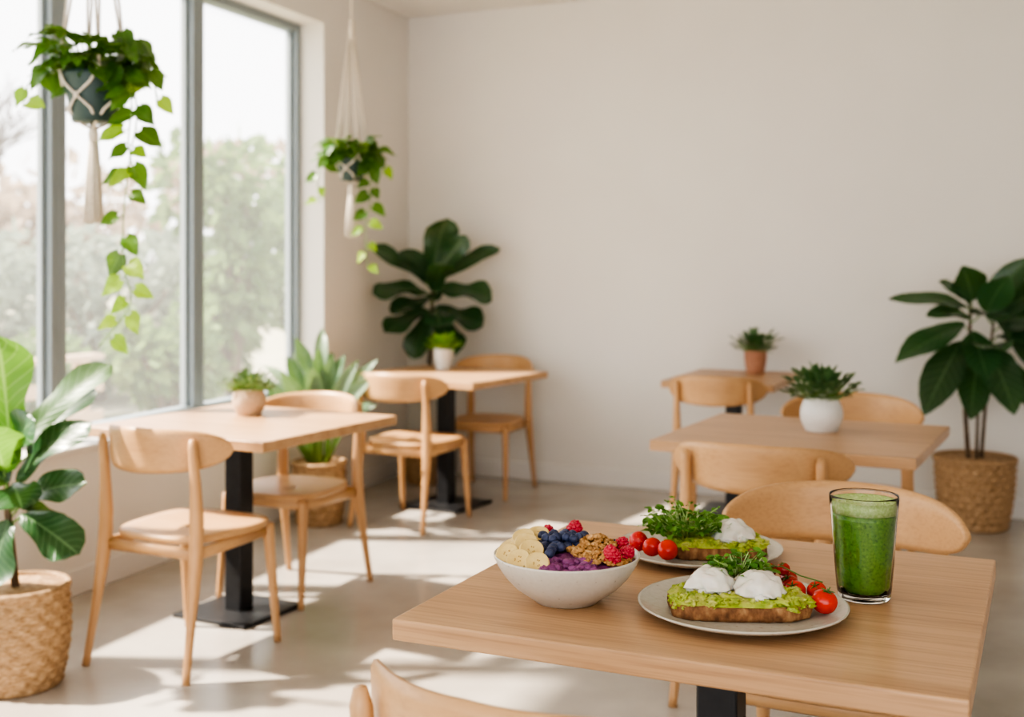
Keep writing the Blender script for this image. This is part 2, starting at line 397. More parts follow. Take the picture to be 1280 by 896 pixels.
bigplant('potted_fiddle_leaf_fig',(-3.05,2.88,0),(.135,.155,.32,11,.018),
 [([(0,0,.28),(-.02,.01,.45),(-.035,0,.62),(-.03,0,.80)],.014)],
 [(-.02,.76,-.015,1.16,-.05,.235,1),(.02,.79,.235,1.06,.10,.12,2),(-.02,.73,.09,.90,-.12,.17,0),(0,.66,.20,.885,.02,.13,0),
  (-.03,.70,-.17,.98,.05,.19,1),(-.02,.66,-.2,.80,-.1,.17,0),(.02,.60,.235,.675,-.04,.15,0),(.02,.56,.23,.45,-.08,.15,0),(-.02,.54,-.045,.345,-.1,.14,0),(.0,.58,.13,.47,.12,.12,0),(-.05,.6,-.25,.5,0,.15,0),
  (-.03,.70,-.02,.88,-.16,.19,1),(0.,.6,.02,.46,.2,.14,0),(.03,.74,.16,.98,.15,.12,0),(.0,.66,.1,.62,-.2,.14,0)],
 [M_fig2,M_fig,leafmat('fig_leaf_sheen',(.10,.19,.09),(.16,.26,.14),(.36,.46,.3),.5,.2,.42)],seed=3)  # last material paints leaf sheen as a paler green
bigplant('potted_fiddle_leaf_fig',(-3.53,6.61,0),(.12,.15,.28,9,.01),
 [([(0,0,.25),(.01,0,.6),(.03,.0,.95),(.04,0,1.32)],.018)],
 [(.04,1.29,.06,1.67,-.02,.21),(.06,1.25,.43,1.50,-.05,.14),(.0,1.25,-.32,1.50,-.2,.14),(.08,1.2,.41,1.17,-.15,.21),(0,1.2,-.31,1.2,-.2,.19),
  (.06,1.08,.35,1.0,-.15,.21),(.02,1.08,-.24,.96,-.2,.18),(.02,1.06,-.08,.80,-.15,.18),(.06,1.05,.2,.83,-.18,.18),(.06,1.26,.22,1.56,-.12,.16),(.02,1.26,-.12,1.48,-.1,.16),
  (.05,1.2,.12,1.38,-.28,.18),(.05,1.15,.0,1.2,-.3,.2),(.06,1.1,.1,1.0,-.28,.2),(.02,1.15,-.2,1.08,-.2,.17)],
 [M_figd],seed=5)
bigplant('potted_rubber_plant',(-.315,6.64,0),(.155,.195,.36,10,.01),
 [([(-.03,0,.3),(-.05,0,.6),(-.03,0,.9),(-.02,0,1.2)],.014),([(.03,.0,.3),(.06,.0,.7),(.1,0,1.1)],.011),([(0,-.02,.3),(.0,-.04,.6),(.0,-.05,1.0)],.010)],
 [(-.02,1.18,-.09,1.38,-.1,.2),(.06,1.15,.25,1.42,-.05,.14),(-.04,1.15,-.47,1.2,-.1,.12),(-.03,1.1,-.3,1.12,-.15,.13),(-.06,1.06,-.45,.88,-.12,.17),(-.08,.97,-.32,.62,-.15,.2),
  (-.03,1.02,-.03,.8,-.25,.19),(.06,.95,.12,.63,-.22,.2),(.05,1.1,.32,1.08,-.1,.16),(.1,1.1,.36,.78,-.12,.18),(.0,.88,-.1,.60,-.2,.17),(.05,1.12,.1,1.32,-.15,.17),(.0,1.1,.02,1.1,-.32,.2),
  (.1,1.0,.3,.92,-.2,.18),(.1,1.1,.42,1.3,-.05,.17),(.1,.9,.3,.6,-.1,.17),(-.02,1.15,-.22,1.3,-.12,.12),(.12,1.05,.42,1.0,-.1,.16),(.02,.95,.0,.95,-.34,.2)],
 [M_figm],kind='oval',seed=8,wav=.06)
random.seed(11)
e=empty('potted_peace_lily',(-3.49,5.33,0),CAMR); basket(e,.115,.135,.32,9,.01)
lv=MB();st=MB()
for i in range(38):
    a=i*2.4; tilt=U(.08,.72)*(.85 if math.cos(a)<0 or math.sin(a)>0 else 1)*(.75 if (math.cos(a)>0 and math.sin(a)>-.5) else 1); h=U(.22,.46)*(1.15-tilt*.6)
    dr=V((math.cos(a)*math.sin(tilt),math.sin(a)*math.sin(tilt)*.55,math.cos(tilt)))
    p0=V((math.cos(a)*.03,math.sin(a)*.03,.28)); p1=p0+dr*h*.6; p2=p0+dr*h
    tube(st,[p0,p1,p2],[.006,.005,.003],6)
    leaf(lv,p2,dr,U(.2,.33),U(.06,.09),'strap',U(.3,1.0),N=V((-dr.x*.3,-.9,.7)),fold=.35)
st.build('leaf_stalks',[M_stem],e); lv.build('leaves',[M_strap],e)
def rosette(e,c,n,L,Wd,lm,tilt0,tilt1,kind='oval',stem=0,spread=.02,seed=1,nt=6):
    random.seed(seed); lv=MB(); st=MB()
    for i in range(n):
        a=i*2.4; q=(i+.5)/n; tl=tilt0+(tilt1-tilt0)*q+U(-.12,.12); r=spread*math.sqrt(q)
        d=V((math.cos(a)*math.sin(tl),math.sin(a)*math.sin(tl),math.cos(tl)))
        b=V(c)+V((math.cos(a)*r,math.sin(a)*r,0)); p=b+d*stem*U(.3,1)
        if stem: tube(st,[b,p],[.0018,.0012],5,0)
        s=U(.8,1.15); leaf(lv,p,d,L*s,Wd*s,kind,U(0,.5),nt=nt,fold=.35,wav=.02)
    if stem: st.build('stalks',[M_stem],e)
    lv.build('leaves',[lm],e)
def cp(r0,r1,h,b=0,w=.006,n=10):
    o=[(r0*.96,0)]+[(r0+(r1-r0)*t+b*math.sin(math.pi*t),.003+(h-.003)*t) for t in [i/n for i in range(n+1)]]
    return o+[(r1-w*.5,h+.002),(r1-w,h),(r1-w-.002+b*.3,h-.03)]
e=spot('potted_succulent',cp(.05,.056,.105,.016),M_potb,(-2.98,4.03,.75),.05,.09)
rosette(e,(0,0,.10),170,.026,.017,M_succ,.1,1.45,'oval',.07,.055,2)
e=spot('potted_succulent',cp(.042,.062,.12,0),M_potw,(-3.22,6.24,.75),.055,.10)
rosette(e,(0,0,.11),46,.085,.036,M_succg,.15,1.3,'strap',.04,.03,3)
e=spot('potted_jade_plant',cp(.058,.058,.125,.02),M_potw,(-.745,4.50,.75),.052,.11)
rosette(e,(0,0,.115),150,.045,.028,M_jade,.05,1.3,'oval',.10,.05,4)
e=spot('potted_jade_plant',cp(.047,.062,.13,0.006),M_pott,(-1.48,6.72,.75),.055,.115)
rosette(e,(0,0,.12),80,.06,.03,M_jade,.05,1.35,'oval',.10,.04,5)
# ---------------------------------------------------------------- hanging pothos
def hanging(loc,potr,poth,tas,gather,clump,vines,seed,lsize,ceiling=H):
    random.seed(seed); e=empty('hanging_pothos',loc,CAMR)
    mb=MB(); revolve(mb,cp(potr*.68,potr,poth,0,.007),40); mb.build('pot',[M_potd],e)
    s=MB(); revolve(s,[(.0001,poth-.015),(potr*.9,poth-.02)],24); s.build('soil',[M_soil],e)
    rp=MB(); top=ceiling-loc[2]
    zk=-.02
    def rad(z): return potr*(.68+.32*max(0,min(1,z/poth)))+.007
    nC=4
    for i in range(nC):
        a=2*math.pi*i/nC+.5; da=2*math.pi/nC/2
        for sgn in(-1,1):
            pts=[]
            for (z,f) in ((zk,0),(poth*.02,.0),(poth*.25,.35),(poth*.5,1),(poth*.75,.35),(poth*1.05,0)):
                r=rad(z) if z>zk else .008
                if z==poth*.02: r=potr*.68*.8
                an=a+sgn*da*f*1.0; pts.append((r*math.cos(an),r*math.sin(an),z if z>zk else zk))
            tube(rp,pts,.0055,6)
            off=sgn*.007
            r=rad(poth)
            tube(rp,[(pts[-1][0],pts[-1][1],pts[-1][2]),((r*math.cos(a))*.72+off,r*math.sin(a)*.72,poth+(gather-poth)*.3),(math.cos(a)*r*.1+off*.5,math.sin(a)*r*.1,gather)],.005,6)
        for z in (poth*1.05,poth*.5):
            an=a if z>poth else a+da
            blob(rp,(rad(z)*math.cos(an),rad(z)*math.sin(an),z),(.011,.011,.014),.2,3,1)
    tube(rp,[(0,0,gather-.03),(0,0,gather),(0,0,gather+.08)],[.014,.018,.012],10)
    tube(rp,[(0,0,gather+.06),(0,0,top)],.006,8)
    tube(rp,[(0,0,zk+.01),(0,0,zk-.02),(0,0,zk-.05)],[.012,.019,.016],10)
    for i in range(80):
        a=i*2.4; r=math.sqrt((i+.5)/80); tl=tas*U(.93,1)
        tube(rp,[(r*.013*math.cos(a),r*.013*math.sin(a),zk-.035),(r*.025*math.cos(a),r*.025*math.sin(a),zk-tl*.5),(r*.035*math.cos(a)+U(-.002,.002),r*.035*math.sin(a),zk-tl)],.0032,5)
    rp.build('macrame_hanger',[M_rope],e)
    lv=MB(); st=MB()
    for i in range(clump):
        a=i*2.4+U(-.2,.2); q=R_(); el=U(-.1,1.3); L=potr*U(.5,1.6)
        if math.sin(a)<-.3 and abs(math.cos(a))<.8: el=max(el,.7)
        d=V((math.cos(a)*math.cos(el),math.sin(a)*math.cos(el),math.sin(el)))
        b=V((math.cos(a)*potr*.5*q**.5,math.sin(a)*potr*.5*q**.5,poth-.01)); 
        m=b+V((math.cos(a),math.sin(a),1.0))*L*.4; p=m+d*L*.55+V((0,0,-.01))
        tube(st,[b,m,p],[.0025,.002,.0015],5)
        D=V((d.x*1.2,d.y*1.2,U(-.6,.5) if math.sin(a)<0 else U(-.9,.2)))
        s=U(.7,1.15)*lsize; leaf(lv,p,D,s,s*.78,'heart',U(.3,.9),1 if R_()<.08 else 0,N=V((d.x*.5+U(-.4,.4),d.y*.5-.4+U(-.3,.3),1)),fold=.2,nt=8)
    for path,nl,ls in vines:
        P_=[V(p) for p in path]; fine=[]
        for i in range(len(P_)-1):
            for k in range(6): 
                t=k/6; p0=P_[max(i-1,0)];p1=P_[i];p2=P_[i+1];p3=P_[min(i+2,len(P_)-1)]
                fine.append(.5*((2*p1)+(p2-p0)*t+(2*p0-5*p1+4*p2-p3)*t*t+(3*p1-p0-3*p2+p3)*t**3))
        fine.append(P_[-1]); tube(st,fine,.0022,6)
        for i in range(nl):
            t=((i+.5)/nl)**1.15; p=fine[int(t*(len(fine)-1))]; sx=(1 if i%2 else -1)
            D=V((sx*U(.4,1),U(-.5,.1),U(-.9,-.1))).normalized(); b=p+D*.022
            tube(st,[p,b],[.0016,.0012],5)
            s=lsize*ls*U(.8,1.15)*(1-.25*t); leaf(lv,b,D,s,s*.78,'heart',U(.1,.6),1 if t>.66 else 0,N=V((U(-.5,.5),-1,.5)),fold=.2,nt=8)
    st.build('vines',[M_stem],e); lv.build('leaves',[M_poth,M_pothl],e)
hanging((-3.065,3.24,1.87),.106,.175,.34,1.02,100,
 [([(.05,-.02,.18),(.13,-.04,.18),(.17,-.05,.03),(.14,-.04,-.14),(.115,-.03,-.36),(.12,-.03,-.52),(.14,-.03,-.64),(.03,-.03,-.79)],24,1.0),
  ([(.05,-.05,.18),(.12,-.07,.19),(.16,-.08,.07),(.15,-.08,-.08),(.17,-.06,-.2)],9,1.05),
  ([(-.05,-.02,.18),(-.14,-.04,.2),(-.21,-.05,.13),(-.23,-.05,.05)],6,1.0),([(.05,.03,.18),(.15,.02,.22),(.21,.0,.15),(.23,-.02,.08)],6,1.0)],21,.105)
hanging((-3.34,5.41,1.81),.082,.13,.28,.78,95,
 [([(.04,-.02,.13),(.1,-.04,.12),(.11,-.05,-.06),(.08,-.04,-.25),(.09,-.04,-.46)],18,1.0),([(-.04,-.02,.13),(-.13,-.04,.12),(-.17,-.05,.0),(-.16,-.04,-.12)],7,.9),
  ([(.05,-.03,.13),(.13,-.05,.14),(.18,-.05,.05)],6,1.0)],22,.095)
# ---------------------------------------------------------------- foreground food
def plate(loc,r):
    mb=MB()
    pr=[(.0001,.010),(r*.55,.010),(r*.72,.0115),(r*.86,.016),(r*.965,.0235),(r*.99,.0255),(r,.0245),(r*.995,.022),(r*.9,.014),(r*.7,.005),(r*.62,.003),(r*.61,0),(r*.56,0),(r*.55,.004),(.0001,.004)]
    revolve(mb,pr,96); return mb.build('dinner_plate',[M_plate],None,loc=loc)
PL1=V((-.483,2.085,.75)); PL2=V((-.663,2.461,.75)); BW=V((-.80,2.045,.75)); GL=V((-.30,2.28,.75))
plate(PL1,.184); plate(PL2,.176)
M_crust=noisy('bread_crust',[(.3,(.12,.05,.02)),(.5,(.26,.12,.05)),(.7,(.45,.25,.11))],scale=70,rough=.8,bump=.9,dist=.003,stretch=(1,1,.6))
M_crumb=noisy('bread_crumb',[(.3,(.42,.22,.09)),(.7,(.62,.40,.2))],scale=60,rough=.9,bump=1,dist=.003)
M_avo=noisy('mashed_avocado',[(.3,(.20,.31,.03)),(.5,(.38,.45,.06)),(.7,(.60,.58,.19))],scale=45,rough=.3,bump=.7,dist=.002)
M_egg=noisy('poached_egg',[(.3,(.66,.62,.55)),(.7,(.75,.72,.66))],scale=22,rough=.13,bump=.6,dist=.004,Subsurface_Weight=.2,Subsurface_Scale=.01,bscale=40)
M_tom=noisy('cherry_tomato_skin',[(.3,(.50,.012,.006)),(.7,(.66,.03,.012))],scale=20,rough=.12,bump=0)
M_tomd=noisy('roast_tomato_skin',[(.3,(.28,.01,.006)),(.7,(.5,.03,.012))],scale=30,rough=.2,bump=.3)
M_cal=mat('tomato_calyx',(.07,.16,.03),.6)
M_straw=mat('strawberry_flesh',(.58,.02,.025),.3)
M_stemw=mat('sprout_stem',(.40,.55,.2),.4)
def toast(loc,rz,lx,ly,name='avocado_toast'):
    e=empty(name,loc,rz); mb=MB(); n=96; 
    def out(a,k=1):
        c,s=math.cos(a),math.sin(a); ex=2/3.4
        x=math.copysign(abs(c)**ex,c)*lx/2; y=math.copysign(abs(s)**ex,s)*ly/2*(1-.10*x/(lx/2))
        f=1+.02*math.sin(5*a+1)+.012*math.sin(11*a); return x*f*k,y*f*k
    lev=[(.0001,.0,0),(.93,0,0),(.985,.003,0),(1,.008,0),(1.003,.013,0),(1,.019,0),(.985,.024,0),(.955,.026,1),(.5,.0265,1),(.0001,.0265,1)]
    vs=[]
    for k,z,_ in lev:
        for j in range(n):
            x,y=out(2*math.pi*j/n,k); vs.append((x*(1+.01*noise.noise(V((x*120,y*120,z*150)))),y*(1+.02*noise.noise(V((x*120,y*120,z*150+5)))),z+ .0012*noise.noise(V((x*90,y*90,z*90)))))
    mb.add(vs,[])
    for i in range(len(lev)-1):
        for j in range(n):
            mb.f.append((i*n+j,i*n+(j+1)%n,(i+1)*n+(j+1)%n,(i+1)*n+j)); mb.m.append(1 if i>=7 else 0)
    mb.build('bread_slice',[M_crust,M_crumb],e)
    av=MB(); vs=[];fs=[]
    rr=34
    for i in range(rr+1):
        k=i/rr*.97
        for j in range(n):
            a=2*math.pi*j/n; x,y=out(a,k*(1+.03*math.sin(7*a)+.02*math.sin(17*a)))
            ed=(1-(i/rr)**8)
            h=.012*(1-(i/rr)**6)+.008*noise.noise(V((x*70,y*70,3)))*ed+.007*noise.noise(V((x*150,y*150,9)))*ed+.003*noise.noise(V((x*300,y*300,9)))*ed
            vs.append((x,y,.0255+max(0,h) if i<rr else .0255))
    for i in range(rr):
        for j in range(n): fs.append((i*n+j,(i+1)*n+j,(i+1)*n+(j+1)%n,i*n+(j+1)%n))
    av.add(vs,fs)
    for i in range(190):
        a=U(0,6.28); k=U(.6,1.0) if i<140 else U(.1,.9); x,y=out(a,k)
        s=U(.002,.009)**1.0; blob(av,(x,y,.029+U(.0,.006)-.007*(k>.9)),(s*U(1,1.9),s,s*.7),1.1,1.7,3,rot=Matrix.Rotation(U(0,6),3,'Z')@Matrix.Rotation(U(-.5,.5),3,'X'))
    av.build('mashed_avocado',[M_avo],e)
    return e
def egg(e,c,r,h):
    mb=MB(); off=U(0,9)
    def fn(p,v):
        x,y,z=p; 
        if v.z<0: z*=.3
        a=math.atan2(y,x); sk=max(0,1-abs(v.z)*1.7)**1.5
        w=.12*math.sin(a*4+off)+.07*math.sin(a*7+2*off+v.z*3)+.04*math.sin(a*13+off)
        f=(1+sk*w+sk*.10)*(1+.05*noise.noise(v*3.5+V((off,1,2))))
        z+=.16*h*noise.noise(v*2.2+V((off,0,0)))+.05*h*noise.noise(v*5+V((off,0,4)))
        return V((x*f,y*f,z))
    blob(mb,c,(r,r*.92,h),.10,1.4,5,fn=fn)
    for i in range(7):
        a=i*.9+U(-.3,.3); k=U(.82,.98); blob(mb,(c[0]+r*k*math.cos(a),c[1]+r*k*.92*math.sin(a),c[2]-.006+U(0,.003)),(r*U(.28,.42),r*U(.12,.18),h*U(.14,.22)),.6,1.6,3,rot=Matrix.Rotation(a+1.57+U(-.3,.3),3,'Z')@Matrix.Rotation(U(-.3,.3),3,'Y'))
    mb.build('poached_egg',[M_egg],e)
def tomato(mb,c,r,m=0,cal=True):
    def fn(p,v):
        rr=math.hypot(v.x,v.y); return p-V((0,0,r*.22*math.exp(-(rr/.3)**2)*(1 if v.z>0 else 0)))
    rot=Matrix.Rotation(U(-.7,.7),3,'X')@Matrix.Rotation(U(-.5,.5),3,'Y')
    blob(mb,c,(r,r,r*.94),.03,1.5,3,m,rot=rot,fn=fn)
    if cal:
        for i in range(5):
            a=i*1.257; d=rot@V((math.cos(a),math.sin(a),.15)); b=V(c)+rot@V((0,0,r*.78))
            tube(mb,[b,b+d*r*.35+V((0,0,r*.05)),b+d*r*.62],[r*.07,r*.06,r*.01],4,2)
        b=V(c)+rot@V((0,0,r*.72)); tube(mb,[b,b+rot@V((0.1*r,0,r*.5))],r*.05,5,2)
def greens(e,c,rx,ry,n,h,seed,ls=.013):
    random.seed(seed); lv=MB(); st=MB()
    for i in range(n):
        a=U(0,6.28); q=math.sqrt(R_()); b=V(c)+V((rx*q*math.cos(a),ry*q*math.sin(a),U(0,.006)))
        d=V((math.cos(a)*U(.2,1.3),math.sin(a)*U(.2,1.1),U(.25,1.1))).normalized(); L=h*U(.5,1.15)*(1.1-.5*q)
        m=b+d*L*.5+V((U(-.3,.3),U(-.3,.3),.2))*L*.3; t=b+d*L
        tube(st,[b,m,t],[.0011,.001,.0008],5)
        for k in range(random.choice((2,3,4,4))):
            aa=U(0,6.28); D=V((math.cos(aa),math.sin(aa),U(-.2,.6))); s=ls*U(.6,1.35)
            pos=t if k<2 else m.lerp(t,U(.2,.8)); leaf(lv,pos,D,s,s*.62,'oval',U(.1,.9),nt=5,fold=.3,na=1,N=V((U(-.6,.6),U(-.9,.3),1)))
    st.build('sprout_stems',[M_stemw],e); lv.build('microgreens',[M_micro],e)
def loc24(P,dx,dy,z=0): 
    q=V(P)+RT*dx+FW*dy; return (q.x,q.y,P.z+z)
random.seed(31)
e=toast(loc24(PL1,-.009,-.018,.0105),CAMR-d2(6),.248,.135)
egg(e,(-.047,.010,.042),.041,.034); egg(e,(.034,-.012,.042),.042,.034)
greens(e,(.004,.038,.050),.034,.012,85,.052,41,.0145)
e=toast(loc24(PL2,.035,-.022,.0105),CAMR-d2(4),.205,.12)
egg(e,(.030,-.005,.042),.044,.033); greens(e,(-.062,.005,.036),.054,.04,170,.074,42,.0155)
random.seed(5)
e=empty('cherry_tomatoes',loc24(PL1,0,0,0),CAMR); mb=MB()
zt=.0145
tomato(mb,(.134,-.045,zt+.022),.0225); tomato(mb,(.100,.026,zt+.02),.0195); tomato(mb,(.137,.02,zt+.022),.0175)
tomato(mb,(.10,.065,zt+.02),.018,1); tomato(mb,(.068,.085,zt+.02),.0175,1); tomato(mb,(.105,.098,zt+.022),.017,1); tomato(mb,(.066,.078,zt+.045),.0125,1); tomato(mb,(.09,.075,zt+.047),.0125,1)
tube(mb,[(.05,.08,.065),(.085,.06,.07),(.11,.025,.062),(.14,-.01,.06)],.0013,5,2)
mb.build('tomatoes',[M_tom,M_tomd,M_cal],e)
e=empty('cherry_tomatoes',loc24(PL2,0,0,0),CAMR); mb=MB()
tomato(mb,(-.078,-.096,zt+.023),.0215,0,False); tomato(mb,(-.106,-.066,zt+.022),.0205,0,False)
mb.build('tomatoes',[M_tom,M_tomd,M_cal],e)
e=empty('strawberry',loc24(PL2,-.130,-.024,.0),CAMR); mb=MB()
blob(mb,(0,0,.038),(.02,.02,.021),.05,2,3); 
for i in range(60):
    z=1-2*(i+.5)/60; a=i*2.4; r=math.sqrt(1-z*z); blob(mb,(r*.0194*math.cos(a),r*.0194*math.sin(a),.038+.0204*z),.0009,0,1,1,1)
mb.build('fruit',[M_straw,mat('strawberry_seed',(.7,.35,.1),.5)],e)
# bowl
random.seed(77)
e=empty('smoothie_bowl',tuple(BW),CAMR)
mb=MB(); pr=[(.0001,.006),(.045,.006),(.05,.003),(.052,0),(.058,.0),(.062,.004),(.072,.011),(.095,.027),(.115,.048),(.128,.068),(.1345,.083),(.135,.086),(.1335,.0875),(.131,.086),(.124,.068),(.11,.048),(.09,.029),(.05,.014),(.0001,.012)]
revolve(mb,pr,96); mb.build('bowl',[M_cer],e)
M_acai=noisy('acai_puree',[(.3,(.14,.025,.115)),(.7,(.30,.075,.23))],scale=60,rough=.4,bump=.6,dist=.003)
mb=MB(); n=64; vs=[];fs=[]
def surf(x,y): return .075+.016*(1-(math.hypot(x,y)/.127)**2)
for i in range(17):
    k=i/16*.127
    for j in range(n):
        a=2*math.pi*j/n; x,y=k*math.cos(a),k*math.sin(a); vs.append((x,y,surf(x,y)+.004*noise.noise(V((x*60,y*60,0)))*(i<16)))
for i in range(16):
    for j in range(n): fs.append((i*n+j,(i+1)*n+j,(i+1)*n+(j+1)%n,i*n+(j+1)%n))
mb.add(vs,fs); mb.build('acai_puree',[M_acai],e)
M_ban=noisy('banana_flesh',[(.3,(.66,.47,.17)),(.7,(.74,.57,.25))],scale=60,rough=.5,bump=.3)
M_banc=mat('banana_core',(.46,.27,.08),.6); M_banr=mat('banana_edge',(.62,.46,.20),.6)
mb=MB()
def banana(x,y,z,tx,ty,r=.0225):
    rot=Matrix.Rotation(tx,3,'X')@Matrix.Rotation(ty,3,'Y'); t=MB()
    revolve(t,[(.0001,0),(r*.9,0),(r,.002),(r*1.01,.006),(r*.97,.010),(r*.9,.0108),(r*.82,.0098),(r*.5,.0096),(r*.35,.0084),(.0001,.0080)],32,0)
    t.m=[2 if (2<=(i//32)<=3) else 0 for i in range(len(t.f))]
    o=U(0,2)
    for k in range(3):
        for q in range(2):
            a=k*2.09+o+U(-.1,.1)+(q-.5)*.6; blob(t,(r*.26*math.cos(a),r*.26*math.sin(a),.0086),(.0019,.0011,.0005),0,1,1,1,rot=Matrix.Rotation(a,3,'Z'))
    mb.add([rot@V(v)+V((x,y,z)) for v in t.v],t.f); mb.m[-len(t.f):]=t.m
for (x,y,tx,ty,dz) in [(-.106,.013,.3,-.3,0),(-.100,.052,.0,-.4,.004),(-.075,.080,.1,-.3,.006),(-.078,.036,.5,-.15,.014),(-.107,-.026,.55,-.35,.004),(-.088,-.062,.65,-.25,.002),(-.074,-.010,.65,-.1,.013),(-.052,.054,.4,-.1,.014),(-.056,-.084,.8,-.1,.0),(-.044,.09,.2,-.2,.006),(-.066,-.044,.7,.05,.010)]:
    banana(x,y,surf(x,y)+.004+dz,tx,ty)
mb.build('banana_slices',[M_ban,M_banc,M_banr],e)
M_blue=noisy('blueberry_skin',[(.3,(.012,.018,.06)),(.7,(.06,.08,.17))],scale=60,rough=.5,bump=.1)
mb=MB()
def berry(x,y,z,r):
    def fn(p,v):
        rr=math.hypot(v.x,v.y); 
        return p-V((0,0,r*.3*(1 if rr<.28 and v.z>0 else 0)))+V((0,0,r*.08*(1 if .28<=rr<.4 and v.z>0 else 0)))
    blob(mb,(x,y,z),r,.03,2,3,fn=fn,rot=Matrix.Rotation(U(-1.3,1.3),3,'X')@Matrix.Rotation(U(-1,1),3,'Y'))
pos=[]
tries=0
while len(pos)<60 and tries<6000:
    tries+=1; a=U(0,6.28);q=math.sqrt(R_()); x=-.006+.062*q*math.cos(a); y=.045+.05*q*math.sin(a)
    r=U(.0085,.0105); z=surf(x,y)+.007
    if len(pos)>26: x=-.006+.042*q*math.cos(a); y=.035+.036*q*math.sin(a); z=surf(x,y)+.021
    if all((V((x,y,z))-p).length>(r+s)*.9 for p,s in pos): pos.append((V((x,y,z)),r)); berry(x,y,z,r)
for p in [(-.045,-.03),(-.034,-.058),(-.040,-.012),(-.026,-.025),(.09,.045),(.1,.02),(.075,.065),(-.048,.0),(-.012,-.02),(-.03,-.04),(-.02,-.005)]: berry(p[0],p[1],surf(*p)+.012,.0095)
mb.build('blueberries',[M_blue],e)
M_gran=noisy('granola_oats',[(.3,(.34,.16,.05)),(.5,(.52,.28,.10)),(.7,(.68,.43,.2))],scale=110,rough=.75,bump=.8,dist=.003)
mb=MB()
for i in range(460):
    a=U(0,6.28);q=math.sqrt(R_()); x=.060+.058*q*math.cos(a); y=-.002+.082*q*math.sin(a)
    if math.hypot(x,y)>.118: continue
    s=U(.0022,.0068); z=surf(x,y)+.005+.030*(1-q)*U(.3,1)
    fl=U(.35,.85)
    blob(mb,(x,y,z),(s*U(1.1,1.6),s,s*fl),.7,2.4,2,rot=Matrix.Rotation(U(0,6),3,'Z')@Matrix.Rotation(U(-1.2,1.2),3,'X'))
mb.build('granola',[M_gran],e)
M_rasp=noisy('raspberry_drupes',[(.3,(.42,.012,.035)),(.7,(.60,.04,.08))],scale=40,rough=.35,bump=.1,Subsurface_Weight=.1,Subsurface_Scale=.004)
mb=MB()
def rasp(x,y,z,r):
    rot=Matrix.Rotation(U(-.9,.9),3,'X')@Matrix.Rotation(U(-.9,.9),3,'Y')
    for i in range(42):
        zz=1-2*(i+.5)/42; a=i*2.4; q=math.sqrt(1-zz*zz)*(1-.18*zz); p=rot@V((q*r*.78*math.cos(a),q*r*.78*math.sin(a),zz*r*1.0)); blob(mb,V((x,y,z))+p,r*.27,0,1,2)
    blob(mb,(x,y,z),(r*.86,r*.86,r*1.0),0,1,3,rot=rot)
rasp(.018,.070,surf(.012,.07)+.027,.0165); rasp(.078,-.062,surf(.08,-.06)+.016,.0165); rasp(.108,-.03,surf(.1,-.03)+.013,.014); rasp(-.032,.088,surf(-.03,.088)+.022,.014); rasp(.102,.010,surf(.1,.01)+.018,.014)
mb.build('raspberries',[M_rasp],e)
mb=MB()
for i in range(70):
    x=U(-.055,.045); y=U(-.112,-.06); s=U(.004,.009)
    if math.hypot(x,y)<.115: blob(mb,(x,y,surf(x,y)+.002),(s*1.3,s,s),.4,2,2)
mb.build('acai_chunks',[M_acai],e)
# glass of green smoothie
e=empty('green_smoothie_glass',tuple(GL),CAMR)
M_gl=mat('drinking_glass',(1,1,1),.01,Transmission_Weight=1.0,IOR=1.45)
mb=MB(); r0,r1,h=.046,.0635,.193
def ro(z): return r0+(r1-r0)*min(1,(z/h))**.85
def facet(r,z,a,i):
    if r<.02: return r
    k=max(0,min(1,(.085-z)/.02)); f=math.cos(math.pi/10)/math.cos(((a+math.pi/10)%(2*math.pi/10))-math.pi/10); 
    return r*(1-k)+r*k*(f*.5+.52)
outer=[(.0001,0),(r0*.9,0),(r0*.98,.002)]+[(ro(z),z) for z in [.006,.02,.04,.06,.07,.08,.09,.11,.13,.15,.17,.188]]
revolve(mb,outer,100,0,rf=facet)
inner=[(ro(.188),.188),(ro(.19)-.0004,.1915),(r1-.0013,.193),(r1-.0024,.1915)]+[(ro(z)-.0028,z) for z in [.188,.17,.15,.13,.11,.09,.07,.05,.03,.016]]+[(r0*.85,.012),(.0001,.012)]
revolve(mb,inner,100,0)
ob=mb.build('glass',[M_gl],e)
bmm=bmesh.new(); bmm.from_mesh(ob.data)
ng=[f for f in bmm.faces if len(f.verts)>20]; bmesh.ops.delete(bmm,geom=ng,context='FACES'); bmesh.ops.remove_doubles(bmm,verts=bmm.verts,dist=.00005); bmesh.ops.recalc_face_normals(bmm,faces=bmm.faces); bmm.to_mesh(ob.data); bmm.free()
M_smo=noisy('green_smoothie',[(.30,(.04,.15,.008)),(.42,(.085,.24,.014)),(.66,(.115,.30,.02)),(.8,(.24,.44,.06))],scale=190,rough=.35,bump=.05,detail=2)
M_foam=noisy('smoothie_foam',[(.35,(.34,.50,.14)),(.65,(.52,.64,.28))],scale=200,rough=.5,bump=.6,dist=.001)
mb=MB(); g=.0031
revolve(mb,[(.0001,.0135),(r0*.83,.0135)]+[(ro(z)-g,z) for z in [.018,.03,.05,.07,.09,.11,.13,.15,.160]],64)
ob=mb.build('smoothie',[M_smo],e)
mb=MB(); revolve(mb,[(ro(.1605)-g,.1605),(ro(.17)-g,.17),(ro(.183)-g,.1835),(ro(.183)-.006,.182),(.03,.1815),(.0001,.182)],64)
for i in range(60):
    a=U(0,6.28);q=math.sqrt(R_())*.054; blob(mb,(q*math.cos(a),q*math.sin(a),.1818),(U(.0015,.004),)*2+(.0012,),0,1,1)
mb.build('foam',[M_foam],e)
